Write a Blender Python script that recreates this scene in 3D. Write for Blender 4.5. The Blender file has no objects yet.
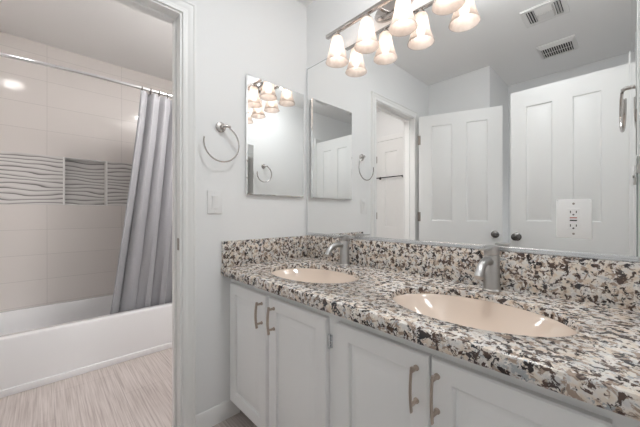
import bpy, bmesh, math, random
from mathutils import Vector, Matrix
random.seed(7)
PI = math.pi
scene = bpy.context.scene
COL = scene.collection

# ------------------------------------------------------------------ camera, world, exposure
cam_d = bpy.data.cameras.new('camera')
cam = bpy.data.objects.new('camera', cam_d)
COL.objects.link(cam)
cam_d.sensor_width = 36.0
cam_d.lens = 290.2 / 640 * 36.0
cam_d.clip_start = 0.02
cam.location = (1.457, -1.26, 1.081)
cam.rotation_euler = (PI / 2, 0, math.radians(46.5))
scene.camera = cam

world = bpy.data.worlds.new('world')
scene.world = world
world.use_nodes = True
world.node_tree.nodes['Background'].inputs[0].default_value = (0.9, 0.95, 1.0, 1)
world.node_tree.nodes['Background'].inputs[1].default_value = 0.3

scene.view_settings.view_transform = 'Standard'
scene.view_settings.look = 'None'
scene.view_settings.gamma = 1.0
scene.view_settings.exposure = 0.62
scene.view_settings.use_curve_mapping = False
scene.cycles.max_bounces = 16
scene.cycles.diffuse_bounces = 8
scene.cycles.glossy_bounces = 8
scene.cycles.transparent_max_bounces = 12
scene.cycles.sample_clamp_indirect = 4.0
scene.cycles.blur_glossy = 0.5

BULB_STRENGTH = 11.0
TUB_LIGHT = 58.0
HALL_FILL = 26.0
ROOM_FILL = 29.0

# ------------------------------------------------------------------ room numbers
W = 1.49          # left wall x = 0, right wall x = W
ZC = 2.45         # ceiling
T = 0.11          # wall thickness
DOOR_H = 2.045
LY0, LY1 = -1.45, -0.778     # opening in the left wall
RY0, RY1 = -2.14, -1.46     # opening in the right wall
XT = -1.78        # tiled wall behind the tub
XA = -1.07        # tub apron

# ------------------------------------------------------------------ node helpers
def new_mat(name):
    m = bpy.data.materials.new(name)
    m.use_nodes = True
    nt = m.node_tree
    b = nt.nodes['Principled BSDF']
    return m, nt, b

def simple(name, col, rough=0.5, metal=0.0, spec=0.5, coat=0.0):
    m, nt, b = new_mat(name)
    b.inputs['Base Color'].default_value = (*col, 1)
    b.inputs['Roughness'].default_value = rough
    b.inputs['Metallic'].default_value = metal
    b.inputs['Specular IOR Level'].default_value = spec
    b.inputs['Coat Weight'].default_value = coat
    return m

def N(nt, t, **kw):
    n = nt.nodes.new(t)
    for k, v in kw.items():
        if k in n.inputs:
            n.inputs[k].default_value = v
        else:
            setattr(n, k, v)
    return n

def L(nt, a, b):
    nt.links.new(a, b)

def bumped(name, col, rough, scale, strength, dist=0.002, detail=3.0, var=0.0):
    m, nt, b = new_mat(name)
    b.inputs['Base Color'].default_value = (*col, 1)
    b.inputs['Roughness'].default_value = rough
    tc = N(nt, 'ShaderNodeTexCoord')
    no = N(nt, 'ShaderNodeTexNoise', Scale=scale, Detail=detail)
    L(nt, tc.outputs['Object'], no.inputs['Vector'])
    bp = N(nt, 'ShaderNodeBump', Strength=strength, Distance=dist)
    L(nt, no.outputs['Fac'], bp.inputs['Height'])
    L(nt, bp.outputs['Normal'], b.inputs['Normal'])
    if var:
        n2 = N(nt, 'ShaderNodeTexNoise', Scale=2.0, Detail=2.0)
        L(nt, tc.outputs['Object'], n2.inputs['Vector'])
        mx = N(nt, 'ShaderNodeMix', data_type='RGBA')
        mx.inputs[6].default_value = (*[c * (1 - var) for c in col], 1)
        mx.inputs[7].default_value = (*col, 1)
        L(nt, n2.outputs['Fac'], mx.inputs[0])
        L(nt, mx.outputs[2], b.inputs['Base Color'])
    return m

def ramp(nt, stops, interp='LINEAR'):
    r = N(nt, 'ShaderNodeValToRGB')
    cr = r.color_ramp
    cr.interpolation = interp
    while len(cr.elements) < len(stops):
        cr.elements.new(0.5)
    for e, (p, c) in zip(cr.elements, stops):
        e.position = p
        e.color = (*c, 1)
    return r

# ------------------------------------------------------------------ materials
M = {}
M['wall'] = bumped('wall_paint', (0.86, 0.865, 0.865), 0.6, 90, 0.10, 0.002)
M['ceiling'] = bumped('ceiling_paint', (0.90, 0.895, 0.89), 0.8, 60, 0.15, 0.003)
M['trim'] = simple('trim_paint', (0.87, 0.87, 0.86), 0.35)
M['door'] = simple('door_paint', (0.85, 0.85, 0.84), 0.4)
M['cab'] = simple('cabinet_paint', (0.895, 0.90, 0.90), 0.38)
M['cab_dark'] = simple('toe_kick_paint', (0.45, 0.44, 0.42), 0.6)
M['nickel'] = simple('brushed_nickel', (0.56, 0.53, 0.51), 0.22, 1.0)
M['faucet'] = simple('faucet_brushed_steel', (0.50, 0.495, 0.49), 0.30, 1.0)
M['nickel_dark'] = simple('dark_nickel', (0.33, 0.29, 0.26), 0.32, 1.0)
M['bronze'] = simple('handle_bronze', (0.52, 0.44, 0.38), 0.30, 1.0)
M['chrome'] = simple('chrome', (0.80, 0.80, 0.80), 0.12, 1.0)
M['knob'] = simple('antique_nickel_knob', (0.20, 0.19, 0.185), 0.25, 1.0)
M['mirror'] = simple('mirror_silver', (0.90, 0.905, 0.90), 0.0, 1.0)
M['glass_edge'] = simple('mirror_edge', (0.42, 0.46, 0.46), 0.15, 0.6)
M['alu'] = simple('aluminium_channel', (0.75, 0.77, 0.79), 0.25, 1.0)
M['plastic'] = simple('white_plastic', (0.85, 0.85, 0.845), 0.35)
M['plastic_dark'] = simple('dark_slot', (0.03, 0.03, 0.03), 0.6)
M['red'] = simple('red_button', (0.45, 0.08, 0.06), 0.4)
M['tub'] = simple('tub_enamel', (0.86, 0.86, 0.87), 0.12, 0, 0.5, 0.4)
M['sink'] = simple('biscuit_porcelain', (0.80, 0.665, 0.56), 0.06, 0, 0.6, 1.0)
M['vent'] = simple('vent_enamel', (0.80, 0.79, 0.78), 0.4)
M['vent_dark'] = simple('vent_inside', (0.05, 0.05, 0.05), 0.9)

def mat_curtain():
    m, nt, b = new_mat('grey_curtain_fabric')
    tc = N(nt, 'ShaderNodeTexCoord')
    mp = N(nt, 'ShaderNodeMapping')
    mp.inputs['Scale'].default_value = (900, 900, 250)
    no = N(nt, 'ShaderNodeTexNoise', Scale=1.0, Detail=2.0)
    L(nt, tc.outputs['Object'], mp.inputs['Vector'])
    L(nt, mp.outputs['Vector'], no.inputs['Vector'])
    r = ramp(nt, [(0.3, (0.31, 0.31, 0.33)), (0.7, (0.38, 0.38, 0.40))])
    L(nt, no.outputs['Fac'], r.inputs['Fac'])
    L(nt, r.outputs['Color'], b.inputs['Base Color'])
    b.inputs['Roughness'].default_value = 0.6
    b.inputs['Sheen Weight'].default_value = 0.3
    return m
M['curtain'] = mat_curtain()

def mat_tile():
    # 0.507 x 0.20 m stacked tiles on a wall whose plane is (y, z)
    m, nt, b = new_mat('tub_wall_tile')
    tc = N(nt, 'ShaderNodeTexCoord')
    sp = N(nt, 'ShaderNodeSeparateXYZ')
    L(nt, tc.outputs['Object'], sp.inputs[0])
    ax = N(nt, 'ShaderNodeMath', operation='ADD')
    L(nt, sp.outputs['X'], ax.inputs[0]); L(nt, sp.outputs['Y'], ax.inputs[1])
    ay = N(nt, 'ShaderNodeMath', operation='ADD'); ay.inputs[1].default_value = 1.246 + 0.507 * 4 + 1.78
    L(nt, ax.outputs[0], ay.inputs[0])
    az = N(nt, 'ShaderNodeMath', operation='ADD'); az.inputs[1].default_value = -1.152 + 2.0
    L(nt, sp.outputs['Z'], az.inputs[0])
    cb = N(nt, 'ShaderNodeCombineXYZ')
    L(nt, ay.outputs[0], cb.inputs[0]); L(nt, az.outputs[0], cb.inputs[1])
    br = N(nt, 'ShaderNodeTexBrick', offset=0.0, squash=1.0)
    br.inputs['Scale'].default_value = 1.0
    br.inputs['Brick Width'].default_value = 0.507
    br.inputs['Row Height'].default_value = 0.2
    br.inputs['Mortar Size'].default_value = 0.0016
    br.inputs['Mortar Smooth'].default_value = 0.3
    br.inputs['Color1'].default_value = (0.78, 0.74, 0.715, 1)
    br.inputs['Color2'].default_value = (0.76, 0.72, 0.695, 1)
    br.inputs['Mortar'].default_value = (0.60, 0.57, 0.55, 1)
    L(nt, cb.outputs[0], br.inputs['Vector'])
    L(nt, br.outputs['Color'], b.inputs['Base Color'])
    b.inputs['Roughness'].default_value = 0.10
    mp = N(nt, 'ShaderNodeMapping'); mp.inputs['Scale'].default_value = (3, 3, 22)
    no = N(nt, 'ShaderNodeTexNoise', Scale=1.0, Detail=2.0)
    L(nt, tc.outputs['Object'], mp.inputs['Vector']); L(nt, mp.outputs['Vector'], no.inputs['Vector'])
    b1 = N(nt, 'ShaderNodeBump', Strength=0.12, Distance=0.004)
    L(nt, no.outputs['Fac'], b1.inputs['Height'])
    inv = N(nt, 'ShaderNodeMath', operation='SUBTRACT'); inv.inputs[0].default_value = 1.0
    L(nt, br.outputs['Fac'], inv.inputs[1])
    b2 = N(nt, 'ShaderNodeBump', Strength=0.5, Distance=0.001)
    L(nt, inv.outputs[0], b2.inputs['Height']); L(nt, b1.outputs['Normal'], b2.inputs['Normal'])
    L(nt, b2.outputs['Normal'], b.inputs['Normal'])
    return m
M['tile'] = mat_tile()

def mat_wave():
    # white accent tile with dark wavy horizontal lines
    m, nt, b = new_mat('wavy_accent_tile')
    tc = N(nt, 'ShaderNodeTexCoord')
    mp = N(nt, 'ShaderNodeMapping'); mp.inputs['Scale'].default_value = (3.6, 3.6, 13)
    no = N(nt, 'ShaderNodeTexNoise', Scale=1.0, Detail=1.0, Roughness=0.4)
    L(nt, tc.outputs['Object'], mp.inputs['Vector']); L(nt, mp.outputs['Vector'], no.inputs['Vector'])
    sp = N(nt, 'ShaderNodeSeparateXYZ'); L(nt, tc.outputs['Object'], sp.inputs[0])
    a = N(nt, 'ShaderNodeMath', operation='MULTIPLY'); a.inputs[1].default_value = 30.0
    L(nt, sp.outputs['Z'], a.inputs[0])
    c = N(nt, 'ShaderNodeMath', operation='MULTIPLY_ADD'); c.inputs[1].default_value = 2.1
    L(nt, no.outputs['Fac'], c.inputs[0]); L(nt, a.outputs[0], c.inputs[2])
    fr = N(nt, 'ShaderNodeMath', operation='FRACT'); L(nt, c.outputs[0], fr.inputs[0])
    r = ramp(nt, [(0.0, (0.15, 0.14, 0.14)), (0.10, (0.30, 0.29, 0.28)), (0.24, (0.60, 0.58, 0.57)),
                  (0.55, (0.76, 0.74, 0.73)), (0.96, (0.74, 0.72, 0.71)), (1.0, (0.15, 0.14, 0.14))])
    L(nt, fr.outputs[0], r.inputs['Fac'])
    L(nt, r.outputs['Color'], b.inputs['Base Color'])
    b.inputs['Roughness'].default_value = 0.2
    bp = N(nt, 'ShaderNodeBump', Strength=0.4, Distance=0.004)
    L(nt, fr.outputs[0], bp.inputs['Height']); L(nt, bp.outputs['Normal'], b.inputs['Normal'])
    return m
M['wave'] = mat_wave()

def mat_floor():
    m, nt, b = new_mat('linen_floor_tile')
    tc = N(nt, 'ShaderNodeTexCoord')
    mp = N(nt, 'ShaderNodeMapping'); mp.inputs['Scale'].default_value = (3.0, 120, 1)
    no = N(nt, 'ShaderNodeTexNoise', Scale=1.0, Detail=4.0, Roughness=0.6)
    L(nt, tc.outputs['Object'], mp.inputs['Vector']); L(nt, mp.outputs['Vector'], no.inputs['Vector'])
    r = ramp(nt, [(0.30, (0.36, 0.305, 0.285)), (0.45, (0.50, 0.44, 0.415)), (0.55, (0.575, 0.515, 0.49)), (0.72, (0.67, 0.61, 0.585))])
    L(nt, no.outputs['Fac'], r.inputs['Fac'])
    br = N(nt, 'ShaderNodeTexBrick', offset=0.5, squash=1.0)
    br.inputs['Scale'].default_value = 1.0
    br.inputs['Brick Width'].default_value = 0.61
    br.inputs['Row Height'].default_value = 0.305
    br.inputs['Mortar Size'].default_value = 0.0012
    br.inputs['Color1'].default_value = (1, 1, 1, 1); br.inputs['Color2'].default_value = (0.95, 0.95, 0.95, 1)
    br.inputs['Mortar'].default_value = (0.72, 0.72, 0.72, 1)
    L(nt, tc.outputs['Object'], br.inputs['Vector'])
    mx = N(nt, 'ShaderNodeMix', data_type='RGBA', blend_type='MULTIPLY'); mx.inputs[0].default_value = 1.0
    L(nt, r.outputs['Color'], mx.inputs[6]); L(nt, br.outputs['Color'], mx.inputs[7])
    L(nt, mx.outputs[2], b.inputs['Base Color'])
    b.inputs['Roughness'].default_value = 0.45
    return m
M['floor'] = mat_floor()

def mat_granite():
    m, nt, b = new_mat('speckled_granite')
    tc = N(nt, 'ShaderNodeTexCoord')
    def noise(scale, detail, rough, dist, off):
        mp = N(nt, 'ShaderNodeMapping'); mp.inputs['Location'].default_value = off
        L(nt, tc.outputs['Object'], mp.inputs['Vector'])
        n = N(nt, 'ShaderNodeTexNoise', Scale=scale, Detail=detail, Roughness=rough, Distortion=dist)
        L(nt, mp.outputs['Vector'], n.inputs['Vector'])
        return n.outputs['Fac']
    def layer(prev, col, fac):
        mx = N(nt, 'ShaderNodeMix', data_type='RGBA')
        L(nt, fac, mx.inputs[0]); L(nt, prev, mx.inputs[6])
        if isinstance(col, tuple): mx.inputs[7].default_value = (*col, 1)
        else: L(nt, col, mx.inputs[7])
        return mx.outputs[2]
    def step(fac, lo, hi):
        r = ramp(nt, [(lo, (0, 0, 0)), (hi, (1, 1, 1))]); L(nt, fac, r.inputs['Fac'])
        return r.outputs['Color']
    def mul(a_, b_):
        n = N(nt, 'ShaderNodeMath', operation='MULTIPLY'); L(nt, a_, n.inputs[0]); L(nt, b_, n.inputs[1]); return n.outputs[0]
    base = ramp(nt, [(0.36, (0.74, 0.63, 0.52)), (0.47, (0.80, 0.74, 0.67)), (0.56, (0.78, 0.75, 0.72)), (0.66, (0.64, 0.63, 0.62))])
    L(nt, noise(36, 3, 0.5, 0.6, (0, 0, 0)), base.inputs['Fac'])
    c = base.outputs['Color']
    c = layer(c, (0.40, 0.31, 0.25), step(noise(46, 4, 0.66, 0.5, (3.1, 1.7, 0.4)), 0.525, 0.57))     # taupe clouds
    c = layer(c, (0.42, 0.44, 0.46), step(noise(44, 4, 0.66, 0.4, (7.7, 2.2, 5.4)), 0.61, 0.64))       # grey quartz
    dk = ramp(nt, [(0.40, (0.035, 0.028, 0.028)), (0.50, (0.115, 0.075, 0.06)), (0.62, (0.055, 0.055, 0.062))])
    L(nt, noise(12, 2, 0.5, 0.0, (9, 4, 2)), dk.inputs['Fac'])
    c = layer(c, dk.outputs['Color'], step(noise(54, 4, 0.66, 0.55, (1.3, 8.1, 2.9)), 0.517, 0.55))    # dark minerals
    c = layer(c, (0.90, 0.87, 0.83), step(noise(75, 2, 0.5, 0.8, (5.3, 0.2, 7.9)), 0.64, 0.67))        # white crystals
    L(nt, c, b.inputs['Base Color'])
    b.inputs['Roughness'].default_value = 0.10
    return m
M['granite'] = mat_granite()

def mat_shade():
    m, nt, b = new_mat('frosted_shade_glass')
    out = nt.nodes['Material Output']
    nt.nodes.remove(b)
    tc = N(nt, 'ShaderNodeTexCoord')
    no = N(nt, 'ShaderNodeTexNoise', Scale=55.0, Detail=3.0)
    L(nt, tc.outputs['Object'], no.inputs['Vector'])
    r = ramp(nt, [(0.3, (0.68, 0.615, 0.57)), (0.7, (0.77, 0.715, 0.68))])
    L(nt, no.outputs['Fac'], r.inputs['Fac'])
    tl = N(nt, 'ShaderNodeBsdfTranslucent'); L(nt, r.outputs['Color'], tl.inputs['Color'])
    df = N(nt, 'ShaderNodeBsdfDiffuse'); L(nt, r.outputs['Color'], df.inputs['Color'])
    tr = N(nt, 'ShaderNodeBsdfTransparent'); tr.inputs['Color'].default_value = (1.0, 0.96, 0.93, 1)
    m1 = N(nt, 'ShaderNodeMixShader'); m1.inputs[0].default_value = 0.45
    L(nt, tl.outputs[0], m1.inputs[1]); L(nt, df.outputs[0], m1.inputs[2])
    m2 = N(nt, 'ShaderNodeMixShader'); m2.inputs[0].default_value = 0.28
    L(nt, m1.outputs[0], m2.inputs[1]); L(nt, tr.outputs[0], m2.inputs[2])
    L(nt, m2.outputs[0], out.inputs['Surface'])
    return m
M['shade'] = mat_shade()

def emit(name, col, s):
    m, nt, b = new_mat(name)
    b.inputs['Base Color'].default_value = (0.8, 0.8, 0.8, 1)
    b.inputs['Emission Color'].default_value = (*col, 1)
    b.inputs['Emission Strength'].default_value = s
    return m
M['bulb'] = emit('lit_bulb', (1.0, 0.93, 0.87), BULB_STRENGTH)
M['tub_lamp'] = emit('tub_lamp_diffuser', (1.0, 0.96, 0.93), TUB_LIGHT * 0.25)
M['tub_fill'] = emit('tub_fill_diffuser', (1.0, 0.96, 0.93), TUB_LIGHT)
M['hall_fill'] = emit('hall_fill_diffuser', (0.96, 0.98, 1.0), HALL_FILL)
M['room_fill'] = emit('room_fill_diffuser', (0.95, 0.98, 1.0), ROOM_FILL)

# ------------------------------------------------------------------ mesh helpers
class MB:
    def __init__(self):
        self.bm = bmesh.new()
    def faces(self, pts, fs):
        vs = [self.bm.verts.new(p) for p in pts]
        for f in fs:
            try:
                self.bm.faces.new([vs[i] for i in f])
            except ValueError:
                pass
        return self
    def box(self, x0, x1, y0, y1, z0, z1, bev=0.0, seg=1):
        x0, x1 = min(x0, x1), max(x0, x1); y0, y1 = min(y0, y1), max(y0, y1); z0, z1 = min(z0, z1), max(z0, z1)
        t = bmesh.new()
        bmesh.ops.create_cube(t, size=1.0)
        for v in t.verts:
            v.co = Vector(((x0 + x1) / 2 + v.co.x * (x1 - x0), (y0 + y1) / 2 + v.co.y * (y1 - y0), (z0 + z1) / 2 + v.co.z * (z1 - z0)))
        if bev > 0:
            bmesh.ops.bevel(t, geom=t.edges[:], offset=bev, segments=seg, affect='EDGES', profile=0.6)
        self.absorb(t)
        return self
    def absorb(self, t, mat=None):
        if mat is not None:
            t.transform(mat)
        me = bpy.data.meshes.new('tmp')
        t.to_mesh(me); t.free()
        self.bm.from_mesh(me)
        bpy.data.meshes.remove(me)
    def lathe(self, prof, origin=(0, 0, 0), axis=(0, 0, 1), n=32, sx=1.0, sy=1.0, cap0=False, cap1=False):
        # prof: list of (radius, height) turned about axis through origin
        q = Vector((0, 0, 1)).rotation_difference(Vector(axis).normalized()).to_matrix()
        o = Vector(origin)
        rings = []
        for r, h in prof:
            ring = []
            for i in range(n):
                a = 2 * PI * i / n
                ring.append(self.bm.verts.new(o + q @ Vector((r * sx * math.cos(a), r * sy * math.sin(a), h))))
            rings.append(ring)
        for a, b in zip(rings[:-1], rings[1:]):
            for i in range(n):
                j = (i + 1) % n
                self.bm.faces.new((a[i], a[j], b[j], b[i]))
        if cap0: self.bm.faces.new(rings[0][::-1])
        if cap1: self.bm.faces.new(rings[-1])
        return self
    def tube(self, pts, r, n=12, flat=None):
        # round bar along points; r number or list; flat = (wide, thin) ellipse scale
        P = [Vector(p) for p in pts]
        rings = []
        up = Vector((0, 0, 1))
        t0 = (P[1] - P[0]).normalized()
        if abs(t0.dot(up)) > 0.9: up = Vector((1, 0, 0))
        nrm = (up - t0 * up.dot(t0)).normalized()
        for i, p in enumerate(P):
            if i == 0: t = (P[1] - P[0])
            elif i == len(P) - 1: t = P[-1] - P[-2]
            else: t = P[i + 1] - P[i - 1]
            t.normalize()
            nrm = (nrm - t * nrm.dot(t)).normalized()
            bi = t.cross(nrm)
            rr = r[i] if isinstance(r, (list, tuple)) else r
            fa, fb = flat if flat else (1, 1)
            rings.append([self.bm.verts.new(p + rr * (fa * math.cos(2 * PI * k / n) * nrm + fb * math.sin(2 * PI * k / n) * bi)) for k in range(n)])
        for a, b in zip(rings[:-1], rings[1:]):
            for i in range(n):
                j = (i + 1) % n
                self.bm.faces.new((a[i], a[j], b[j], b[i]))
        self.bm.faces.new(rings[0][::-1]); self.bm.faces.new(rings[-1])
        return self
    def prism(self, poly, d0, d1, plane):
        # poly in 2D, extruded from d0 to d1 along the third axis. plane: 'xy','xz','yz'
        def put(a, b, d):
            return {'xy': (a, b, d), 'xz': (a, d, b), 'yz': (d, a, b)}[plane]
        n = len(poly)
        v0 = [self.bm.verts.new(put(a, b, d0)) for a, b in poly]
        v1 = [self.bm.verts.new(put(a, b, d1)) for a, b in poly]
        self.bm.faces.new(v0); self.bm.faces.new(v1[::-1])
        for i in range(n):
            j = (i + 1) % n
            self.bm.faces.new((v0[i], v1[i], v1[j], v0[j]))
        return self
    def build(self, name, mat, parent=None, smooth=True, loc=None):
        bmesh.ops.remove_doubles(self.bm, verts=self.bm.verts[:], dist=1e-6)
        bmesh.ops.recalc_face_normals(self.bm, faces=self.bm.faces[:])
        me = bpy.data.meshes.new(name)
        self.bm.to_mesh(me); self.bm.free()
        mats = mat if isinstance(mat, (list, tuple)) else [mat]
        for mm in mats:
            me.materials.append(mm)
        o = bpy.data.objects.new(name, me)
        COL.objects.link(o)
        if smooth:
            for p in me.polygons: p.use_smooth = True
            me.set_sharp_from_angle(angle=math.radians(35))
        if parent: o.parent = parent
        if loc: o.location = loc
        return o

def tag(o, label, cat, group=None, kind=None):
    o['label'] = label
    o['category'] = cat
    if group: o['group'] = group
    if kind: o['kind'] = kind
    return o

def struct(o, label=None, cat=None):
    o['kind'] = 'structure'
    if label: o['label'] = label
    if cat: o['category'] = cat
    return o

def thing(name, label, cat, loc=(0, 0, 0), rz=0.0, group=None, kind=None):
    o = bpy.data.objects.new(name, None)
    o.empty_display_size = 0.05
    COL.objects.link(o)
    o.location = loc; o.rotation_euler = (0, 0, rz)
    return tag(o, label, cat, group, kind)

def copy_tree(o, parent=None):
    c = o.copy(); COL.objects.link(c)
    if parent: c.parent = parent
    for ch in [k for k in o.children]:
        copy_tree(ch, c)
    return c

# ------------------------------------------------------------------ ROOM SHELL
b = MB().box(-1.95, 3.0, -3.2, 0.12, -0.10, 0.0)
struct(b.build('floor', M['floor'], smooth=False), 'beige linen-look striated tile floor', 'floor')
b = MB().box(-1.95, 3.0, -3.2, 0.12, ZC, ZC + 0.10)
struct(b.build('ceiling', M['ceiling'], smooth=False), 'plain off-white painted ceiling', 'ceiling')
# left wall with the opening to the tub room
b = MB()
b.box(-T, 0, LY1, 0, 0, ZC); b.box(-T, 0, LY0, LY1, DOOR_H, ZC); b.box(-T, 0, -2.03, LY0, 0, ZC)
struct(b.build('wall_left', M['wall'], smooth=False), 'light grey painted wall holding the towel ring and mirrored cabinet', 'wall')
b = MB().box(-1.95, W + T, 0, 0.12, 0, ZC)
struct(b.build('wall_back', M['wall'], smooth=False), 'painted wall behind the large mirror', 'wall')
b = MB()
b.box(W, W + T, RY1, 0, 0, ZC); b.box(W, W + T, RY0, RY1, DOOR_H, ZC); b.box(W, W + T, -2.49, RY0, 0, ZC)
struct(b.build('wall_right', M['wall'], smooth=False), 'painted right wall beside the mirror end', 'wall')
b = MB().box(0, 0.588, -2.37, -1.747, 0, ZC)
struct(b.build('wall_front', M['wall'], smooth=False), 'painted wall block seen in the mirror above the open door', 'wall')
b = MB().box(0, W, -2.49, -2.37, 0, ZC)
struct(b.build('wall_rear', M['wall'], smooth=False), 'painted end wall of the recess seen in the mirror', 'wall')
# tub room
b = MB().box(-1.95, -T, -2.15, -2.03, 0, ZC)
struct(b.build('wall_tub_front', M['wall'], smooth=False), 'painted wall of the tub room with the narrow door', 'wall')
b = MB().box(XT, -1.0, -1.72, -1.612, 0, ZC)
struct(b.build('wall_tub_side', M['wall'], smooth=False), 'partition wall at the foot of the bathtub', 'wall')
# hall beyond the right doorway
b = MB(); b.box(2.88, 3.0, -3.2, -0.5, 0, ZC)
struct(b.build('wall_hall_right', M['wall'], smooth=False), 'far painted wall of the hall', 'wall')
b = MB(); b.box(W, 2.88, -0.62, -0.5, 0, ZC)
b.bm.verts.ensure_lookup_table()
for v in b.bm.verts:
    if abs(v.co.x - W) < 1e-4: v.co.x = W + T
struct(b.build('wall_hall_back', M['wall'], smooth=False), 'painted hall wall nearest the vanity room', 'wall')
b = MB(); b.box(W, 2.88, -3.2, -3.08, 0, ZC)
struct(b.build('wall_hall_front', M['wall'], smooth=False), 'painted hall wall farthest from the vanity room', 'wall')
b = MB(); b.box(W, W + T, -3.08, -2.49, 0, ZC)
struct(b.build('wall_hall_left', M['wall'], smooth=False), 'painted hall wall beside the doorway', 'wall')

# tiled wall behind the tub, built round the shower niche
NY0, NY1, BZ0, BZ1 = -1.147, -0.848, 1.152, 1.555
b = MB()
b.box(-1.95, XT, -2.03, 0, 0, BZ0); b.box(-1.95, XT, -2.03, 0, BZ1, ZC)
struct(b.build('wall_tub_back', M['tile'], smooth=False), 'glossy pinkish-grey stacked tile wall behind the bathtub', 'wall')
b = MB()
b.box(-1.95, XT, -2.03, NY0, BZ0, BZ1); b.box(-1.95, XT, NY1, 0, BZ0, BZ1); b.box(-1.95, XT - 0.09, NY0, NY1, BZ0, BZ1)
struct(b.build('trim_1', M['wave'], smooth=False), 'white accent tile band with dark wavy lines and a niche', 'tile band')
b = MB()
e = 0.011
b.box(XT - 0.088, XT + 0.004, NY0 - 0.002, NY0 + e, BZ0, BZ1, 0.002)
b.box(XT - 0.088, XT + 0.004, NY1 - e, NY1 + 0.002, BZ0, BZ1, 0.002)
b.box(XT - 0.088, XT + 0.003, NY0 + e, NY1 - e, BZ0, BZ0 + e * 0.6, 0.002)
b.box(XT - 0.088, XT + 0.003, NY0 + e, NY1 - e, BZ1 - e * 0.6, BZ1, 0.002)
struct(b.build('trim_2', M['trim']), 'white edge trim lining the shower niche', 'niche trim')
b = MB().box(XT, -1.0, -0.012, 0, 0, ZC)
struct(b.build('wall_tub_end', M['tile'], smooth=False), 'tiled end wall behind the gathered curtain', 'wall')
b = MB().box(XT, -1.0, -1.612, -1.600, 0, ZC)
struct(b.build('wall_tub_foot', M['tile'], smooth=False), 'tiled wall at the foot of the bathtub', 'wall')

# baseboards
def base_profile():
    return [(0, 0), (0.013, 0), (0.013, 0.062), (0.010, 0.070), (0.009, 0.078), (0.005, 0.086), (0, 0.088)]
b = MB().prism([(x, z) for x, z in base_profile()], -0.725, -0.49, 'xz')
struct(b.build('baseboard_left', M['trim']), 'short white baseboard between door casing and vanity', 'baseboard')
b = MB(); b.box(0.0, 0.6, -1.747, -1.734, 0, 0.085, 0.003); b.box(0.588, 0.601, -2.37, -1.734, 0, 0.085, 0.003)
struct(b.build('baseboard_front', M['trim']), 'white baseboard round the wall block', 'baseboard')
b = MB(); b.box(0.601, W, -2.37, -2.357, 0, 0.085, 0.003)
struct(b.build('baseboard_rear', M['trim']), 'white baseboard of the recess end wall', 'baseboard')

# door casing and jambs: profile across the width (u from opening outward), t = thickness from wall
CAS = [(-0.004, 0), (-0.004, 0.010), (0.004, 0.013), (0.012, 0.013), (0.016, 0.010), (0.024, 0.010), (0.030, 0.014),
       (0.042, 0.016), (0.046, 0.020), (0.051, 0.020), (0.056, 0.015), (0.058, 0.0)]
def casing(name, xface, sgn, y0, y1, ztop, mat, label):
    b = MB()
    # mitred U path: left leg, head, right leg
    def ring(yc, zc, dy, dz):
        return [b.bm.verts.new((xface + sgn * t, yc + dy * u, zc + dz * u)) for u, t in CAS]
    rings = [ring(y0, 0, -1, 0), ring(y0, ztop, -1, 1), ring(y1, ztop, 1, 1), ring(y1, 0, 1, 0)]
    for a, c in zip(rings[:-1], rings[1:]):
        for i in range(len(CAS) - 1):
            b.bm.faces.new((a[i], a[i + 1], c[i + 1], c[i]))
    b.bm.faces.new(rings[0]); b.bm.faces.new(rings[-1])
    return struct(b.build(name, mat), label, 'door casing')
casing('trim_3', 0.0, 1, LY0 + 0.018, LY1 - 0.002, DOOR_H - 0.004, M['trim'], 'white moulded casing round the tub room doorway')
casing('trim_4', -T, -1, LY0 + 0.018, LY1 - 0.002, DOOR_H - 0.004, M['trim'], 'white casing on the tub side of the doorway')
casing('trim_5', W, -1, RY0 + 0.018, RY1 - 0.002, DOOR_H - 0.004, M['trim'], 'white casing round the hall doorway')
casing('trim_6', W + T, 1, RY0 + 0.018, RY1 - 0.002, DOOR_H - 0.004, M['trim'], 'white casing on the hall side of the doorway')
def jamb(name, x0, x1, y0, y1, ztop, label):
    b = MB()
    w = 0.016
    b.box(x0, x1, y1 - w, y1, 0, ztop, 0.001); b.box(x0, x1, y0, y0 + w, 0, ztop, 0.001); b.box(x0, x1, y0 + w, y1 - w, ztop - w, ztop, 0.001)
    xm = (x0 + x1) / 2 - 0.008
    s = 0.011
    b.box(xm - 0.017, xm + 0.017, y1 - w - s, y1 - w, 0, ztop - w, 0.002); b.box(xm - 0.017, xm + 0.017, y0 + w, y0 + w + s, 0, ztop - w, 0.002)
    b.box(xm - 0.017, xm + 0.017, y0 + w + s, y1 - w - s, ztop - w - s, ztop - w, 0.002)
    return struct(b.build(name, M['trim']), label, 'door jamb')
j = jamb('trim_7', -T - 0.001, 0.001, LY0, LY1, DOOR_H, 'white jamb with stop lining the tub room doorway')
b = MB(); b.box(-0.036, -0.012, LY1 - 0.0175, LY1 - 0.0155, 0.905, 0.962, 0.0008)
b.box(-0.030, -0.018, LY1 - 0.0180, LY1 - 0.0172, 0.922, 0.946)
o = b.build('strike_plate', M['nickel_dark'], j)
jamb('trim_8', W - 0.001, W + T + 0.001, RY0, RY1, DOOR_H, 'white jamb with stop lining the hall doorway')

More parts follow.
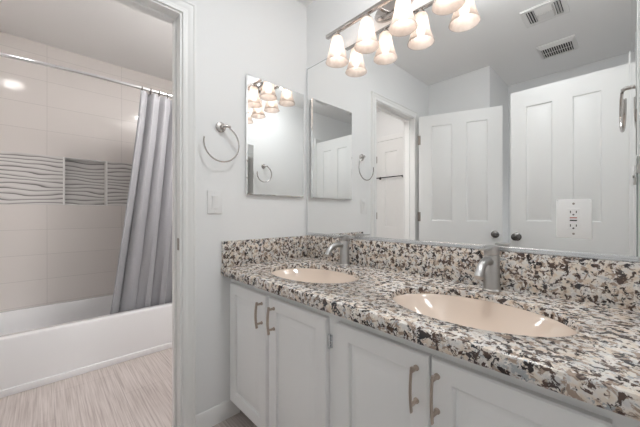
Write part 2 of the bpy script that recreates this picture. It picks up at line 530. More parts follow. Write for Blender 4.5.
# ------------------------------------------------------------------ panelled doors (local: hinge at x=0, leaf along +x, y thickness)
def panel_slab(b, x0, x1, z0, z1, th, panels, depth=0.010, mould=0.030):
    """slab y in [-th/2, th/2] with recessed moulded panels on both faces"""
    xs = sorted({x0, x1} | {p[0] for p in panels} | {p[1] for p in panels})
    zs = sorted({z0, z1} | {p[2] for p in panels} | {p[3] for p in panels})
    for s in (-1, 1):
        y = s * th / 2
        for i in range(len(xs) - 1):
            for k in range(len(zs) - 1):
                xa, xb, za, zb = xs[i], xs[i + 1], zs[k], zs[k + 1]
                if any(p[0] <= xa + 1e-6 and p[1] >= xb - 1e-6 and p[2] <= za + 1e-6 and p[3] >= zb - 1e-6 for p in panels):
                    continue
                b.faces([(xa, y, za), (xb, y, za), (xb, y, zb), (xa, y, zb)], [(0, 1, 2, 3)])
        for (pa, pb, pc, pd) in panels:
            m = mould
            lv = [(0, 0), (m * 0.25, depth), (m * 0.55, depth), (m * 1.25, depth * 0.25)]
            pts = []
            for ins, dp in lv:
                yy = y - s * dp
                pts += [(pa + ins, yy, pc + ins), (pb - ins, yy, pc + ins), (pb - ins, yy, pd - ins), (pa + ins, yy, pd - ins)]
            fs = []
            for r in range(len(lv) - 1):
                for q in range(4):
                    fs.append((r * 4 + q, r * 4 + (q + 1) % 4, r * 4 + 4 + (q + 1) % 4, r * 4 + 4 + q))
            r = len(lv) - 1
            fs.append((r * 4, r * 4 + 1, r * 4 + 2, r * 4 + 3))
            b.faces(pts, fs)
    a = th / 2
    b.faces([(x0, -a, z0), (x1, -a, z0), (x1, a, z0), (x0, a, z0), (x0, -a, z1), (x1, -a, z1), (x1, a, z1), (x0, a, z1)],
            [(0, 1, 2, 3), (4, 5, 6, 7), (0, 3, 7, 4), (1, 2, 6, 5)])
    return b

def knob_mesh(th):
    b = MB()
    for s in (-1, 1):
        b.lathe([(0.0005, 0.0), (0.031, 0.0), (0.032, 0.004), (0.026, 0.009), (0.013, 0.013), (0.011, 0.026), (0.016, 0.033), (0.026, 0.040),
                 (0.029, 0.050), (0.027, 0.058), (0.018, 0.065), (0.0005, 0.067)], (0, s * th / 2, 0), (0, s, 0), 24)
    return b

def door_leaf(name, label, loc, rz, width, height, panels, knob_x, knob_z, hinge_zs=(0.25, 1.05, 1.80), with_knob=True):
    t = thing(name, label, 'door', loc, rz, None, 'structure')
    b = panel_slab(MB(), 0.003, width, 0.012, height, 0.035, panels)
    b.build('door_slab', M['door'], t)
    if with_knob:
        b = knob_mesh(0.035)
        b.build('door_knob', M['knob'], t, loc=(knob_x, 0, knob_z))
    for hz in hinge_zs:
        b = MB().lathe([(0.0005, 0), (0.006, 0), (0.006, 0.09), (0.0005, 0.09)], (0, 0.0235, hz - 0.045), (0, 0, 1), 12)
        b.box(0.001, 0.02, 0.0176, 0.0195, hz - 0.045, hz + 0.045)
        b.build('hinge', M['nickel_dark'], t)
    return t
# leaf swung out of the tub room doorway
wl = 0.705
pan1 = [(0.120, 0.303, 1.010, 1.925), (0.420, 0.592, 1.010, 1.925), (0.120, 0.303, 0.22, 0.80), (0.420, 0.592, 0.22, 0.80)]
ang1 = math.atan2(-1.685 + 1.44, 0.69 - 0.03)
door_leaf('door_1', 'white four-panel door swung open from the tub room, mirrored at centre', (0.045, -1.443, 0), ang1, wl, 2.03, pan1, 0.648, 0.897)
# leaf of the hall door, folded back behind the camera: hinge at the right wall, leaf along -x
pan2 = [(0.137, 0.283, 1.022, 1.900), (0.394, 0.556, 1.022, 1.900), (0.137, 0.283, 0.22, 0.80), (0.394, 0.556, 0.22, 0.80)]
door_leaf('door_2', 'white four-panel hall door opened flat, largest door in the mirror', (W - 0.006, -1.4475, 0), PI, 0.655, 2.03, pan2, 0.612, 0.900)
# narrow door in the tub room
pan3 = [(0.14, 0.32, 0.905, 1.885), (0.14, 0.32, 0.22, 0.655)]
door_leaf('door_3', 'narrow white panelled door inside the tub room, seen through the doorway', (-0.86, -2.011, 0), 0, 0.46, 2.03, pan3, 0.42, 0.95, with_knob=False)

# towel bar on that narrow door and the small towel on it
yb = -1.9935
t = thing('towel_bar', 'dark slim towel bar on the narrow tub room door', 'towel bar', (-0.62, yb, 1.547))
b = MB().tube([(-0.20, 0.045, 0), (0.20, 0.045, 0)], 0.008, 10); b.build('rail', M['knob'], t)
for s in (-1, 1):
    b = MB().lathe([(0.0005, 0.0), (0.018, 0), (0.018, 0.005), (0.008, 0.009), (0.008, 0.05), (0.0005, 0.052)], (s * 0.17, 0, 0), (0, 1, 0), 16)
    b.build('bracket', M['knob'], t)
b = MB()
b.box(-0.93, -0.866, -2.0295, -2.014, 0, 2.10, 0.003); b.box(-0.394, -0.33, -2.0295, -2.014, 0, 2.10, 0.003); b.box(-0.866, -0.394, -2.0295, -2.014, 2.040, 2.10, 0.003)
struct(b.build('trim_9', M['trim']), 'white casing round the narrow tub room door', 'door casing')

# ------------------------------------------------------------------ BATHTUB
t = thing('bathtub', 'white alcove bathtub with plain apron under the tiled wall', 'bathtub', (0, 0, 0))
def rrect(x0, x1, y0, y1, r, n=6):
    pts = []
    for cx, cy, a0 in ((x1 - r, y1 - r, 0), (x0 + r, y1 - r, PI / 2), (x0 + r, y0 + r, PI), (x1 - r, y0 + r, 1.5 * PI)):
        for i in range(n + 1):
            a = a0 + PI / 2 * i / n
            pts.append((cx + r * math.cos(a), cy + r * math.sin(a)))
    return pts
TX0, TX1, TY0, TY1 = XT + 0.002, XA, -1.598, -0.014
b = MB()
loops = []
def addloop(pts, z):
    loops.append([b.bm.verts.new((x, y, z)) for x, y in pts])
ZR = 0.342
addloop(rrect(TX0, TX1, TY0, TY1, 0.004), 0.02)
addloop(rrect(TX0, TX1, TY0, TY1, 0.004), ZR - 0.014)
addloop(rrect(TX0 + 0.001, TX1 - 0.004, TY0 + 0.001, TY1 - 0.001, 0.004), ZR - 0.004)
addloop(rrect(TX0 + 0.002, TX1 - 0.014, TY0 + 0.002, TY1 - 0.002, 0.006), ZR)
addloop(rrect(TX0 + 0.035, TX1 - 0.075, TY0 + 0.05, TY1 - 0.085, 0.05), ZR)
addloop(rrect(TX0 + 0.040, TX1 - 0.083, TY0 + 0.056, TY1 - 0.093, 0.05), ZR - 0.006)
addloop(rrect(TX0 + 0.055, TX1 - 0.10, TY0 + 0.07, TY1 - 0.115, 0.06), ZR - 0.10)
addloop(rrect(TX0 + 0.085, TX1 - 0.13, TY0 + 0.09, TY1 - 0.15, 0.07), 0.075)
addloop(rrect(TX0 + 0.14, TX1 - 0.18, TY0 + 0.14, TY1 - 0.21, 0.09), 0.05)
for a, c in zip(loops[:-1], loops[1:]):
    m = len(a)
    for i in range(m):
        k = (i + 1) % m
        b.bm.faces.new((a[i], a[k], c[k], c[i]))
b.bm.faces.new(loops[-1])
b.build('tub_shell', M['tub'], t)
b = MB().box(XA - 0.01, XA + 0.012, TY0, TY1, 0.0, 0.042, 0.004, 2)
b.build('apron_foot', M['tub'], t)
b = MB().lathe([(0.0005, 0.004), (0.012, 0.004), (0.016, 0.002), (0.030, 0.003), (0.033, 0.0)], (-1.42, -0.36, 0.0505), (0, 0, 1), 24)
b.build('drain', M['chrome'], t)

# ------------------------------------------------------------------ SHOWER ROD, RINGS, CURTAIN
RX, RZ = -1.145, 2.035
def rod_x(y):
    return 0.068 * (1 - ((y + 0.805) / 0.793) ** 2)
t = thing('shower_rod', 'chrome shower curtain rod spanning the tub alcove', 'curtain rod', (RX, -0.76, RZ))
b = MB().tube([(rod_x(-0.805 + 0.787 * q / 20), -0.045 + 0.787 * q / 20, 0) for q in range(-20, 21)], 0.0125, 16); b.build('rail', M['chrome'], t)
for y, s in ((-0.838, 1), (0.747, -1)):
    b = MB().lathe([(0.0005, 0), (0.032, 0), (0.032, 0.006), (0.020, 0.018), (0.0165, 0.022), (0.0165, 0.03)], (0, y, 0), (0, s, 0), 24)
    b.build('wall_flange', M['chrome'], t)
CY0, CY1 = -0.735, -0.05
ringproto = None
NR = 12
for i in range(NR):
    y = CY0 + 0.012 + (CY1 - CY0 - 0.03) * i / (NR - 1)
    if ringproto is None:
        b = MB()
        pts = [(0.0205 * math.sin(a), 0, 0.0205 * math.cos(a) - 0.0075) for a in [2 * PI * k / 28 for k in range(29)]]
        b.tube(pts, 0.0030, 8)
        ringproto = b.build('curtain_ring', M['knob'])
        o = ringproto
    else:
        o = ringproto.copy(); COL.objects.link(o)
    o.location = (RX + rod_x(y), y, RZ)
    tag(o, 'small dark ring holding the grey curtain to the chrome rod', 'curtain ring', 'rings along the shower rod')
b = MB()
NU, NV = 220, 26
ZT, ZB = RZ - 0.022, 0.27
grid = []
for k in range(NV + 1):
    v = k / NV
    row = []
    z = ZT + (ZB - ZT) * v
    for i in range(NU + 1):
        u = i / NU
        spread = v ** 1.15
        y0 = CY0 - 0.185 * spread
        uu = u + 0.012 * math.sin(v * 5 + u * 9) * v
        y = y0 + (CY1 - y0) * u
        amp = (0.020 + 0.008 * v) * (0.75 + 0.45 * math.sin(u * 11 + 1.0) ** 2)
        ph = 2 * PI * (NR - 1) * u * 0.75
        f1 = math.sin(ph + 0.7 * math.sin(v * 2.2 + u * 4))
        f1 = math.copysign(abs(f1) ** 0.75, f1)
        f2 = 0.30 * math.sin(2.0 * ph + 1.3 + v * 1.7)
        x = RX + rod_x(min(max(y, -1.2), -0.02)) * (1 - v) - 0.002 - 0.068 * v + amp * (f1 + f2)
        y += 0.010 * math.sin(ph * 2 + 0.5) * (0.4 + v)
        row.append(b.bm.verts.new((x, min(y, -0.02), z + 0.004 * math.sin(ph) * (1 if k == 0 else 0))))
    grid.append(row)
for k in range(NV):
    for i in range(NU):
        b.bm.faces.new((grid[k][i], grid[k][i + 1], grid[k + 1][i + 1], grid[k + 1][i]))
o = b.build('shower_curtain', M['curtain'])
md = o.modifiers.new('solid', 'SOLIDIFY'); md.thickness = 0.0016
tag(o, 'grey fabric shower curtain gathered to the right, hanging inside the tub', 'shower curtain')

# ------------------------------------------------------------------ VANITY CABINET
CF = -0.54        # face frame front
DF = -0.56        # door front
t = thing('vanity_cabinet', 'white painted double vanity base with four raised-panel doors', 'cabinet', (0, 0, 0))
b = MB()
b.box(0.002, 0.018, CF + 0.018, -0.004, 0.09, 0.7565); b.box(W - 0.018, W - 0.002, CF + 0.018, -0.004, 0.09, 0.7565)
b.box(0.018, W - 0.018, CF + 0.018, -0.004, 0.09, 0.106); b.box(0.018, W - 0.018, -0.016, -0.004, 0.106, 0.7565)
b.box(0.765, 0.781, CF + 0.018, -0.016, 0.106, 0.7565)
b.build('carcass', M['cab'], t, smooth=False)
b = MB()
b.box(0.002, W - 0.002, CF, CF + 0.018, 0.70, 0.7565, 0.0012); b.box(0.002, W - 0.002, CF, CF + 0.018, 0.09, 0.13, 0.0012)
for xa, xb in ((0.002, 0.05), (0.36, 0.41), (0.735, 0.81), (1.10, 1.135), (1.43, W - 0.002)):
    b.box(xa, xb, CF, CF + 0.018, 0.13, 0.70, 0.0012)
b.build('face_frame', M['cab'], t)
b = MB().box(0.002, W - 0.002, -0.475, -0.46, 0.0, 0.09)
b.build('toe_kick', M['cab_dark'], t, smooth=False)
def cab_door(x0, x1, hx, hinge_x, hinge_side):
    z0, z1 = 0.110, 0.721
    b = MB()
    st = 0.056
    yb_, yf = CF - 0.0006, DF
    # levels of one raised-panel door: (inset, y)
    e_ = 0.004
    lv = [(0.0, yb_), (0.0, yf + e_), (e_, yf), (st - 0.008, yf), (st - 0.003, yf + 0.003), (st, yf + 0.013), (st + 0.006, yf + 0.0135), (st + 0.028, yf + 0.002), (st + 0.033, yf + 0.001)]
    pts, fs = [], []
    for ins, y in lv:
        pts += [(x0 + ins, y, z0 + ins), (x1 - ins, y, z0 + ins), (x1 - ins, y, z1 - ins), (x0 + ins, y, z1 - ins)]
    for r in range(len(lv) - 1):
        for q in range(4):
            fs.append((r * 4 + q, r * 4 + (q + 1) % 4, r * 4 + 4 + (q + 1) % 4, r * 4 + 4 + q))
    fs.append((0, 1, 2, 3)); r = len(lv) - 1
    fs.append((r * 4, r * 4 + 1, r * 4 + 2, r * 4 + 3))
    b.faces(pts, fs)
    d = b.build('cabinet_door', M['cab'], t)
    # bowed bar pull with two posts
    b = MB()
    za, zb = 0.578, 0.692
    zp0, zp1 = 0.596, 0.681
    pts = [(hx, DF - 0.026 - 0.006 * math.sin(PI * q / 12), za + (zb - za) * q / 12) for q in range(13)]
    b.tube(pts, 0.0052, 10, flat=(0.55, 1.15))
    for zp in (zp0, zp1):
        b.lathe([(0.0075, -0.0005), (0.0075, 0.003), (0.005, 0.006), (0.0045, 0.028)], (hx, DF, zp), (0, -1, 0), 14, cap0=True, cap1=True)
    b.build('handle', M['bronze'], d)
    if hinge_x is not None:
        for hz in (0.64, 0.19):
            b = MB()
            b.lathe([(0.0005, 0), (0.0042, 0), (0.0042, 0.05), (0.0005, 0.05)], (hinge_x, CF - 0.007, hz - 0.025), (0, 0, 1), 12)
            s = hinge_side
            b.box(hinge_x, hinge_x + s * 0.012, CF - 0.0028, CF - 0.0004, hz - 0.022, hz + 0.022, 0.0005)
            b.lathe([(0.0005, 0.002), (0.003, 0.0015), (0.0032, 0)], (hinge_x + s * 0.008, CF - 0.0028, hz), (0, -1, 0), 10)
            b.build('hinge', M['alu'] if s > 0 else M['cab'], d)
cab_door(0.036, 0.374, 0.344, None, 0)
cab_door(0.396, 0.747, 0.438, 0.7515, 1)
cab_door(0.797, 1.1155, 1.083, 0.7925, -1)
cab_door(1.1215, 1.441, 1.138, 1.4455, 1)

# ------------------------------------------------------------------ GRANITE COUNTERTOP with two oval cut-outs
ZT_, ZB_, ZS_ = 0.800, 0.757, 0.779
SINKS = [(0.425, -0.330), (1.130, -0.325)]
SA, SB = 0.250, 0.174
YF_ = -0.593
t = thing('countertop', 'speckled brown and cream granite vanity top with splash', 'countertop', (0, 0, 0))
b = MB()
bm = b.bm
x0, x1, y1 = 0.002, W - 0.002, -0.003
lv = [(0.007, ZT_), (0.002, ZT_ - 0.002), (0.0, ZT_ - 0.007), (0.0, ZB_ + 0.006), (0.002, ZB_ + 0.002), (0.006, ZB_), (0.034, ZB_), (0.035, ZS_)]
rings = [[bm.verts.new((x0, YF_ + i, z)), bm.verts.new((x1, YF_ + i, z)), bm.verts.new((x1, y1, z)), bm.verts.new((x0, y1, z))] for i, z in lv]
for a, c in zip(rings[:-1], rings[1:]):
    for i in range(4):
        k = (i + 1) % 4
        bm.faces.new((a[i], a[k], c[k], c[i]))
NE = 64
holes_t, holes_b = [], []
for cx, cy in SINKS:
    def el(s, z):
        return [bm.verts.new((cx + (SA + s) * math.cos(2 * PI * i / NE), cy + (SB + s) * math.sin(2 * PI * i / NE), z)) for i in range(NE)]
    hl = [el(0.004, ZT_), el(0.001, ZT_ - 0.0015), el(0.0, ZT_ - 0.005), el(0.0, ZS_)]
    for a, c in zip(hl[:-1], hl[1:]):
        for i in range(NE):
            k = (i + 1) % NE
            bm.faces.new((a[i], a[k], c[k], c[i]))
    holes_t.append(hl[0]); holes_b.append(hl[-1])
def edges_of(loop):
    out = []
    for i in range(len(loop)):
        e_ = bm.edges.get((loop[i], loop[(i + 1) % len(loop)]))
        out.append(e_ or bm.edges.new((loop[i], loop[(i + 1) % len(loop)])))
    return out
for outer, holes in ((rings[0], holes_t), (rings[-1], holes_b)):
    es = edges_of(outer)
    for h in holes: es += edges_of(h)
    bmesh.ops.triangle_fill(bm, use_beauty=True, use_dissolve=False, edges=es, normal=(0, 0, 1))
b.build('slab', M['granite'], t)
b = MB().box(0.024, W - 0.002, -0.024, -0.003, ZT_ - 0.0005, 0.939, 0.002, 2); b.build('backsplash', M['granite'], t)
b = MB().box(0.002, 0.023, YF_ + 0.004, -0.003, ZT_ - 0.0005, 0.936, 0.002, 2); b.build('side_splash', M['granite'], t)

# sinks
def make_sink(cx, cy, label):
    t = thing('sink', label, 'sink', (cx, cy, ZS_), 0, 'undermount sinks')
    b = MB()
    prof = [(1.04, -0.0006), (1.00, -0.0006), (0.985, -0.004), (0.96, -0.012), (0.91, -0.026), (0.84, -0.044), (0.74, -0.066), (0.60, -0.092), (0.44, -0.118), (0.28, -0.138), (0.15, -0.149), (0.10, -0.152)]
    inner = [(r * SA, z) for r, z in prof]
    outer = [(r * SA + 0.012, z - 0.012) for r, z in prof[::-1]]
    b.lathe(inner + outer, (0, 0, 0), (0, 0, 1), 64, 1.0, SB / SA)
    b.build('bowl', M['sink'], t)
    b = MB().lathe([(0.0005, -0.152), (0.010, -0.150), (0.016, -0.149), (0.018, -0.1515), (0.024, -0.1485), (0.027, -0.1475), (0.029, -0.150)], (0, 0, 0), (0, 0, 1), 24)
    b.build('drain', M['chrome'], t)
    return t
make_sink(*SINKS[0], 'oval biscuit undermount sink nearer the left wall')
make_sink(*SINKS[1], 'oval biscuit undermount sink in the foreground, below the wall outlet')

# faucets
def make_faucet(x, y, label):
    t = thing('faucet', label, 'faucet', (x, y, ZT_), 0, 'single-handle faucets')
    b = MB()
    b.lathe([(0.0005, 0.0), (0.031, 0.0), (0.031, 0.004), (0.0275, 0.007), (0.0265, 0.012), (0.0255, 0.128), (0.0245, 0.130), (0.0005, 0.130)], (0, 0, 0), (0, 0, 1), 32)
    b.build('body', M['faucet'], t)
    b = MB()
    P0 = [Vector((0, -0.012, 0.103)), Vector((0, -0.040, 0.112)), Vector((0, -0.070, 0.114)), Vector((0, -0.098, 0.106)), Vector((0, -0.118, 0.090)), Vector((0, -0.130, 0.074))]
    pts = []
    for i in range(len(P0) - 1):
        p_1 = P0[max(i - 1, 0)]; p0 = P0[i]; p1 = P0[i + 1]; p2 = P0[min(i + 2, len(P0) - 1)]
        for s in range(4):
            u = s / 4
            pts.append(0.5 * ((2 * p0) + (p1 - p_1) * u + (2 * p_1 - 5 * p0 + 4 * p1 - p2) * u * u + (-p_1 + 3 * p0 - 3 * p1 + p2) * u ** 3))
    pts.append(P0[-1])
    b.tube(pts, 0.0135, 18)
    d = (P0[-1] - P0[-2]).normalized()
    b.tube([P0[-1] - d * 0.004, P0[-1] + d * 0.010], 0.0150, 18)
    b.build('spout', M['faucet'], t)
    b = MB()
    b.lathe([(0.0005, 0.1315), (0.0248, 0.1315), (0.0255, 0.133), (0.0255, 0.158), (0.0240, 0.163), (0.018, 0.1655), (0.0005, 0.1660)], (0, 0, 0), (0, 0, 1), 32)
    b.box(-0.009, 0.009, -0.085, -0.015, 0.1515, 0.1585, 0.0025, 2)
    b.build('lever_handle', M['faucet'], t)
    return t
make_faucet(0.402, -0.074, 'brushed nickel single-lever faucet behind the left sink')
make_faucet(1.119, -0.074, 'brushed nickel single-lever faucet behind the foreground sink')

# ------------------------------------------------------------------ BIG WALL MIRROR + outlet set into it
t = thing('wall_mirror', 'large frameless wall mirror above the granite backsplash', 'mirror', (0, 0, 0))
MX0, MX1, MZ0, MZ1 = 0.012, 1.4815, 0.947, 2.030
b = MB(); b.box(MX0, MX1, -0.0065, -0.0005, MZ0, MZ1)
b.build('glass_back', M['glass_edge'], t, smooth=False)
b = MB()
bw = 0.0035
b.faces([(MX0 + bw, -0.0075, MZ0 + bw), (MX1 - bw, -0.0075, MZ0 + bw), (MX1 - bw, -0.0075, MZ1 - bw), (MX0 + bw, -0.0075, MZ1 - bw),
         (MX0 + bw, -0.0066, MZ0 + bw), (MX1 - bw, -0.0066, MZ0 + bw), (MX1 - bw, -0.0066, MZ1 - bw), (MX0 + bw, -0.0066, MZ1 - bw)],
        [(0, 1, 2, 3), (0, 1, 5, 4), (1, 2, 6, 5), (2, 3, 7, 6), (3, 0, 4, 7), (4, 5, 6, 7)])
b.build('silvered_face', M['mirror'], t, smooth=False)
b = MB(); b.box(MX0, MX1, -0.016, -0.0005, 0.940, 0.9475, 0.001); b.box(MX0, MX1, -0.016, -0.0135, 0.9475, 0.956, 0.0008)
b.build('bottom_channel', M['alu'], t)

t = thing('electrical_outlet', 'white outlet plate with test buttons set into the big mirror', 'outlet', (1.340, -0.0078, 1.064))
b = MB().box(-0.044, 0.044, -0.0055, 0, -0.064, 0.064, 0.0025, 2); b.build('cover_plate', M['plastic'], t)
b = MB().box(-0.0165, 0.0165, -0.0075, -0.0050, -0.034, 0.034, 0.001); fp = b.build('receptacle_face', M['plastic'], t)
for s in (1, -1):
    zc = s * 0.022
    MB().box(-0.0085, -0.0062, -0.0080, -0.0074, zc - 0.004, zc + 0.004).build('slot', M['plastic_dark'], fp)
    MB().box(0.0060, 0.0083, -0.0080, -0.0074, zc - 0.0035, zc + 0.0035).build('slot', M['plastic_dark'], fp)
    MB().lathe([(0.0005, 0.0004), (0.0026, 0.0004), (0.0026, 0.0)], (0, -0.0075, zc - 0.0088), (0, -1, 0), 10).build('ground_hole', M['plastic_dark'], fp)
b = MB().box(-0.009, 0.009, -0.0088, -0.0074, 0.0015, 0.0045, 0.0004); b.build('reset_button', M['red'], fp)
b = MB().box(-0.009, 0.009, -0.0088, -0.0074, -0.0075, -0.0035, 0.0004); b.build('test_button', M['plastic_dark'], fp)
for s in (1, -1):
    b = MB().lathe([(0.0005, 0.0012), (0.0030, 0.0008), (0.0034, 0)], (0, -0.0054, s * 0.049), (0, -1, 0), 12)
    b.build('screw', M['nickel_dark'], t)

# ------------------------------------------------------------------ MEDICINE CABINETS (local: wall plane x=0, facing +x)
def med_cabinet(loc, rz, depth, label):
    t = thing('mirrored_cabinet', label, 'medicine cabinet', loc, rz, 'mirrored wall cabinets')
    b = MB().box(0.0006, depth - 0.006, -0.2, 0.2, -0.326, 0.326, 0.001)
    b.build('body', M['plastic'], t)
    b = MB()
    hw, hh, bv = 0.206, 0.332, 0.0055
    xb, xf = depth - 0.0055, depth
    pts = [(xb, -hw, -hh), (xb, hw, -hh), (xb, hw, hh), (xb, -hw, hh), (xf - 0.0018, -hw, -hh), (xf - 0.0018, hw, -hh), (xf - 0.0018, hw, hh), (xf - 0.0018, -hw, hh),
           (xf, -hw + bv, -hh + bv), (xf, hw - bv, -hh + bv), (xf, hw - bv, hh - bv), (xf, -hw + bv, hh - bv)]
    fs = [(0, 1, 2, 3), (8, 9, 10, 11)]
    for r in (0, 4):
        for q in range(4):
            fs.append((r + q, r + (q + 1) % 4, r + 4 + (q + 1) % 4, r + 4 + q))
    b.faces(pts, fs)
    b.build('mirror_door', M['mirror'], t, smooth=False)
med_cabinet((0, -0.248, 1.518), 0, 0.022, 'mirrored medicine cabinet on the left wall by the towel ring')
med_cabinet((W, -0.255, 1.520), PI, 0.0205, 'mirrored medicine cabinet seen edge-on at the right edge of the photo')

# ------------------------------------------------------------------ TOWEL RINGS
def towel_ring(loc, rz, label, swing=0.0, rr=0.0040):
    t = thing('towel_ring', label, 'towel ring', loc, rz, 'brushed nickel towel rings')
    b = MB().lathe([(0.0005, 0), (0.026, 0), (0.027, 0.003), (0.0255, 0.010), (0.021, 0.013), (0.0005, 0.014)], (0.0005, 0, 0), (1, 0, 0), 28)
    b.build('wall_plate', M['nickel'], t)
    b = MB()
    b.tube([(0.010, 0, 0), (0.034, 0.004, 0.001), (0.042, 0.020, 0.001), (0.042, 0.036, 0.0)], [0.009, 0.0085, 0.0075, 0.0065], 12)
    b.build('post', M['nickel'], t)
    b = MB()
    R_ = 0.093
    cy, cz = -0.010, -0.092
    pts = []
    for q in range(49):
        a = math.radians(64 - 256 * q / 48)
        pts.append((0.042 + math.sin(swing) * R_ * math.cos(a), cy + math.cos(swing) * R_ * math.cos(a), cz + R_ * math.sin(a)))
    b.tube(pts, rr, 10)
    b.build('ring', M['nickel'], t)
towel_ring((0, -0.595, 1.530), 0, 'open brushed nickel towel ring on the left wall above the switch')
towel_ring((W, -0.600, 1.628), PI, 'towel ring seen edge-on at the mirror right end', 0.07, 0.0060)

# ------------------------------------------------------------------ LIGHT SWITCH
t = thing('light_switch', 'white rocker light switch below the left towel ring', 'light switch', (0, -0.626, 1.139))
b = MB().box(0.0005, 0.006, -0.039, 0.039, -0.059, 0.059, 0.0022, 2); b.build('cover_plate', M['plastic'], t)
b = MB().box(0.0055, 0.0075, -0.0175, 0.0175, -0.0345, 0.0345, 0.0006)
b.build('switch_frame', M['plastic'], t)
b = MB().prism([(-0.031, 0.0078), (0.031, 0.0078), (0.031, 0.0125), (0.0, 0.0088), (-0.031, 0.0085)], -0.0145, 0.0145, 'xy')
b.bm.transform(Matrix(((0, 1, 0, 0), (0, 0, 1, 0), (1, 0, 0, 0), (0, 0, 0, 1))))
b.build('rocker', M['plastic'], t)
for s in (-1, 1):
    b = MB().lathe([(0.0005, 0.001), (0.0028, 0.0007), (0.0032, 0)], (0.006, 0, s * 0.048), (1, 0, 0), 12); b.build('screw', M['plastic'], t)

# ------------------------------------------------------------------ VANITY LIGHT BAR
FX = 0.665
t = thing('vanity_light', 'brushed nickel four-light vanity bar with frosted bell shades', 'light fixture', (FX, 0, 2.10))
b = MB()
b.lathe([(0.0005, 0.030), (0.60, 0.029), (0.85, 0.024), (0.97, 0.014), (1.0, 0.004), (1.0, 0.0005), (0.0005, 0.0005)], (0, 0, 0), (0, -1, 0), 48)
for v in b.bm.verts:
    v.co.x *= 0.112; v.co.z *= 0.052
b.build('canopy', M['nickel'], t)
for s in (-1, 1):
    MB().tube([(s * 0.045, -0.02, 0.0), (s * 0.045, -0.088, -0.004)], 0.008, 12).build('arm', M['nickel'], t)
b = MB()
b.box(-0.383, 0.383, -0.102, -0.078, -0.024, -0.006, 0.004, 2)
b.build('bar', M['nickel'], t)
for i in range(4):
    lx = -0.3045 + 0.203 * i
    b = MB()
    top, bot = -0.046, -0.216
    prof = [(0.0215, 0.0), (0.0265, -0.0015), (0.0300, -0.006), (0.0325, -0.018), (0.0352, -0.036), (0.0390, -0.058), (0.0438, -0.080), (0.0498, -0.102), (0.0572, -0.124), (0.0635, -0.139)]
    inn = [(r - 0.0028, z) for r, z in prof][::-1]
    inn[0] = (prof[-1][0] - 0.003, prof[-1][1] + 0.0006)
    b.lathe(prof + inn, (lx, -0.090, top), (0, 0, 1), 36)
    sh = b.build('lamp_shade', M['shade'], t)
    b = MB().lathe([(0.0005, 0.024), (0.010, 0.024), (0.011, 0.012), (0.020, 0.008), (0.0245, 0.001), (0.0250, -0.004), (0.0005, -0.004)], (lx, -0.090, top + 0.003), (0, 0, 1), 24)
    b.build('socket_cup', M['nickel'], sh)
    b = MB().lathe([(0.0005, -0.035), (0.011, -0.037), (0.012, -0.052), (0.016, -0.066), (0.0200, -0.080), (0.0210, -0.092), (0.0175, -0.104), (0.010, -0.111), (0.0005, -0.113)], (lx, -0.090, top + 0.006), (0, 0, 1), 16)
    b.build('bulb', M['bulb'], sh)

# ------------------------------------------------------------------ CEILING VENTS (seen in the mirror)
t = thing('air_register', 'white three-way air register on the ceiling nearest the mirror', 'ceiling vent', (1.078, -1.213, ZC))
def frame(b, hx, hy, w, z0, z1):
    b.box(-hx, hx, -hy, -hy + w, z0, z1, 0.002); b.box(-hx, hx, hy - w, hy, z0, z1, 0.002)
    b.box(-hx, -hx + w, -hy + w, hy - w, z0, z1, 0.002); b.box(hx - w, hx, -hy + w, hy - w, z0, z1, 0.002)
    return b
frame(MB(), 0.120, 0.112, 0.028, -0.012, -0.0006).build('frame', M['vent'], t)
MB().box(-0.092, 0.092, -0.084, 0.084, -0.0035, -0.001).build('dark_throat', M['vent_dark'], t)
def slat(b, cx, cy, length, along, tilt, wdt=0.015):
    tb = bmesh.new(); bmesh.ops.create_cube(tb, size=1.0)
    tb.transform(Matrix.Diagonal((length, wdt, 0.0015, 1)))
    tb.transform(Matrix.Rotation(tilt, 4, 'X'))
    if along == 'y': tb.transform(Matrix.Rotation(PI / 2, 4, 'Z'))
    tb.transform(Matrix.Translation((cx, cy, -0.0105)))
    b.absorb(tb); return b
for cx in (-0.082, -0.068, -0.054): slat(MB(), cx, 0, 0.166, 'y', 0.9).build('louver', M['vent'], t)
for cx in (0.054, 0.068, 0.082): slat(MB(), cx, 0, 0.166, 'y', 0.75).build('louver', M['vent'], t)
for cy in (0.072, 0.054, 0.036, 0.018): slat(MB(), 0, cy, 0.086, 'x', 0.5, 0.017).build('louver', M['vent'], t)
b = MB().box(-0.043, 0.043, -0.083, 0.0, -0.012, -0.009, 0.001); b.build('damper_plate', M['vent'], t)
for xd in (-0.0475, 0.044): MB().box(xd, xd + 0.0035, -0.084, 0.084, -0.014, -0.004).build('divider', M['vent'], t)

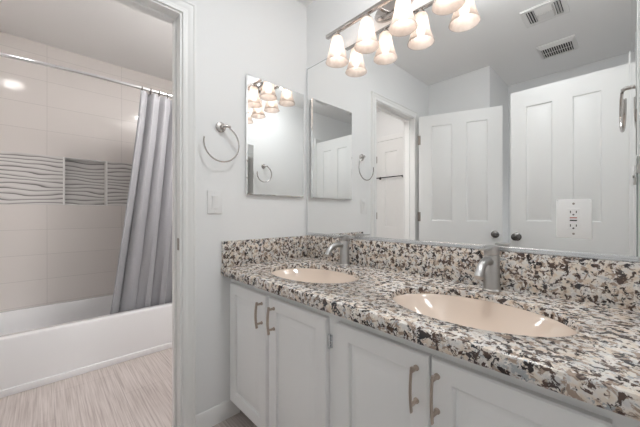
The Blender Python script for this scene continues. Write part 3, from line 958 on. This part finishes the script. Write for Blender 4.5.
t = thing('exhaust_fan_grille', 'white slotted exhaust fan grille on the ceiling farther from the mirror', 'ceiling vent', (1.068, -1.820, ZC))
b = MB()
o_ = [(-0.122, -0.125), (0.122, -0.125), (0.122, 0.125), (-0.122, 0.125)]
i_ = [(x * 0.80, y * 0.72) for x, y in o_]
pts = [(x, y, -0.0006) for x, y in o_] + [(x * 0.985, y * 0.985, -0.008) for x, y in o_] + [(x, y, -0.026) for x, y in i_] + [(x, y, -0.016) for x, y in [(x * 0.985, y * 0.985) for x, y in i_]]
fs = []
for r in (0, 4, 8):
    for q in range(4):
        fs.append((r + q, r + (q + 1) % 4, r + 4 + (q + 1) % 4, r + 4 + q))
b.faces(pts, fs)
b.build('frame', M['vent'], t)
MB().box(-0.096, 0.096, -0.088, 0.088, -0.0165, -0.0155).build('dark_throat', M['vent_dark'], t)
for i in range(13):
    x = -0.088 + 0.176 * i / 12
    MB().box(x - 0.0024, x + 0.0024, -0.088, 0.088, -0.026, -0.0225).build('louver', M['vent'], t, smooth=False)
MB().box(-0.094, 0.094, -0.0015, 0.0015, -0.0255, -0.0225).build('crossbar', M['vent'], t, smooth=False)

# ------------------------------------------------------------------ CEILING LAMPS: the tub room dome, and others added for brightness
def ceiling_lamp(loc, r, mat, label):
    t = thing('ceiling_lamp', label, 'ceiling lamp', loc)
    MB().lathe([(0.0005, -0.0006), (r, -0.0006), (r, -0.02), (r * 0.95, -0.024), (0.0005, -0.024)], (0, 0, 0), (0, 0, 1), 32).build('base_ring', M['nickel'], t)
    MB().lathe([(r * 0.94, -0.0245), (r * 0.90, -0.045), (r * 0.70, -0.064), (r * 0.35, -0.075), (0.0005, -0.078)], (0, 0, 0), (0, 0, 1), 32).build('glass_dome', mat, t)
ceiling_lamp((-0.66, -1.50, ZC), 0.075, M['tub_lamp'], 'small domed ceiling lamp of the tub room, glinting in the tiles')
t = thing('added_downlight', 'added flat round downlight brightening the tub room, hidden by the left wall', 'ceiling lamp', (-0.28, -0.18, ZC))  # extra unseen downlight, added to raise the tub room brightness
MB().lathe([(0.172, -0.0006), (0.172, -0.006), (0.150, -0.010), (0.148, -0.004), (0.148, -0.0006)], (0, 0, 0), (0, 0, 1), 36).build('rim', M['trim'], t)
MB().lathe([(0.1475, -0.004), (0.08, -0.0045), (0.0005, -0.0045)], (0, 0, 0), (0, 0, 1), 36).build('diffuser', M['tub_fill'], t)
ceiling_lamp((2.2, -1.9, ZC), 0.20, M['hall_fill'], 'added round domed lamp out in the hall, for extra light')  # unseen hall lamp, added as fill through the doorway

# unseen dome lamp, added above the vanity room to brighten it
ceiling_lamp((0.98, -0.58, ZC), 0.14, M['room_fill'], 'added large domed lamp brightening the vanity room, out of frame')
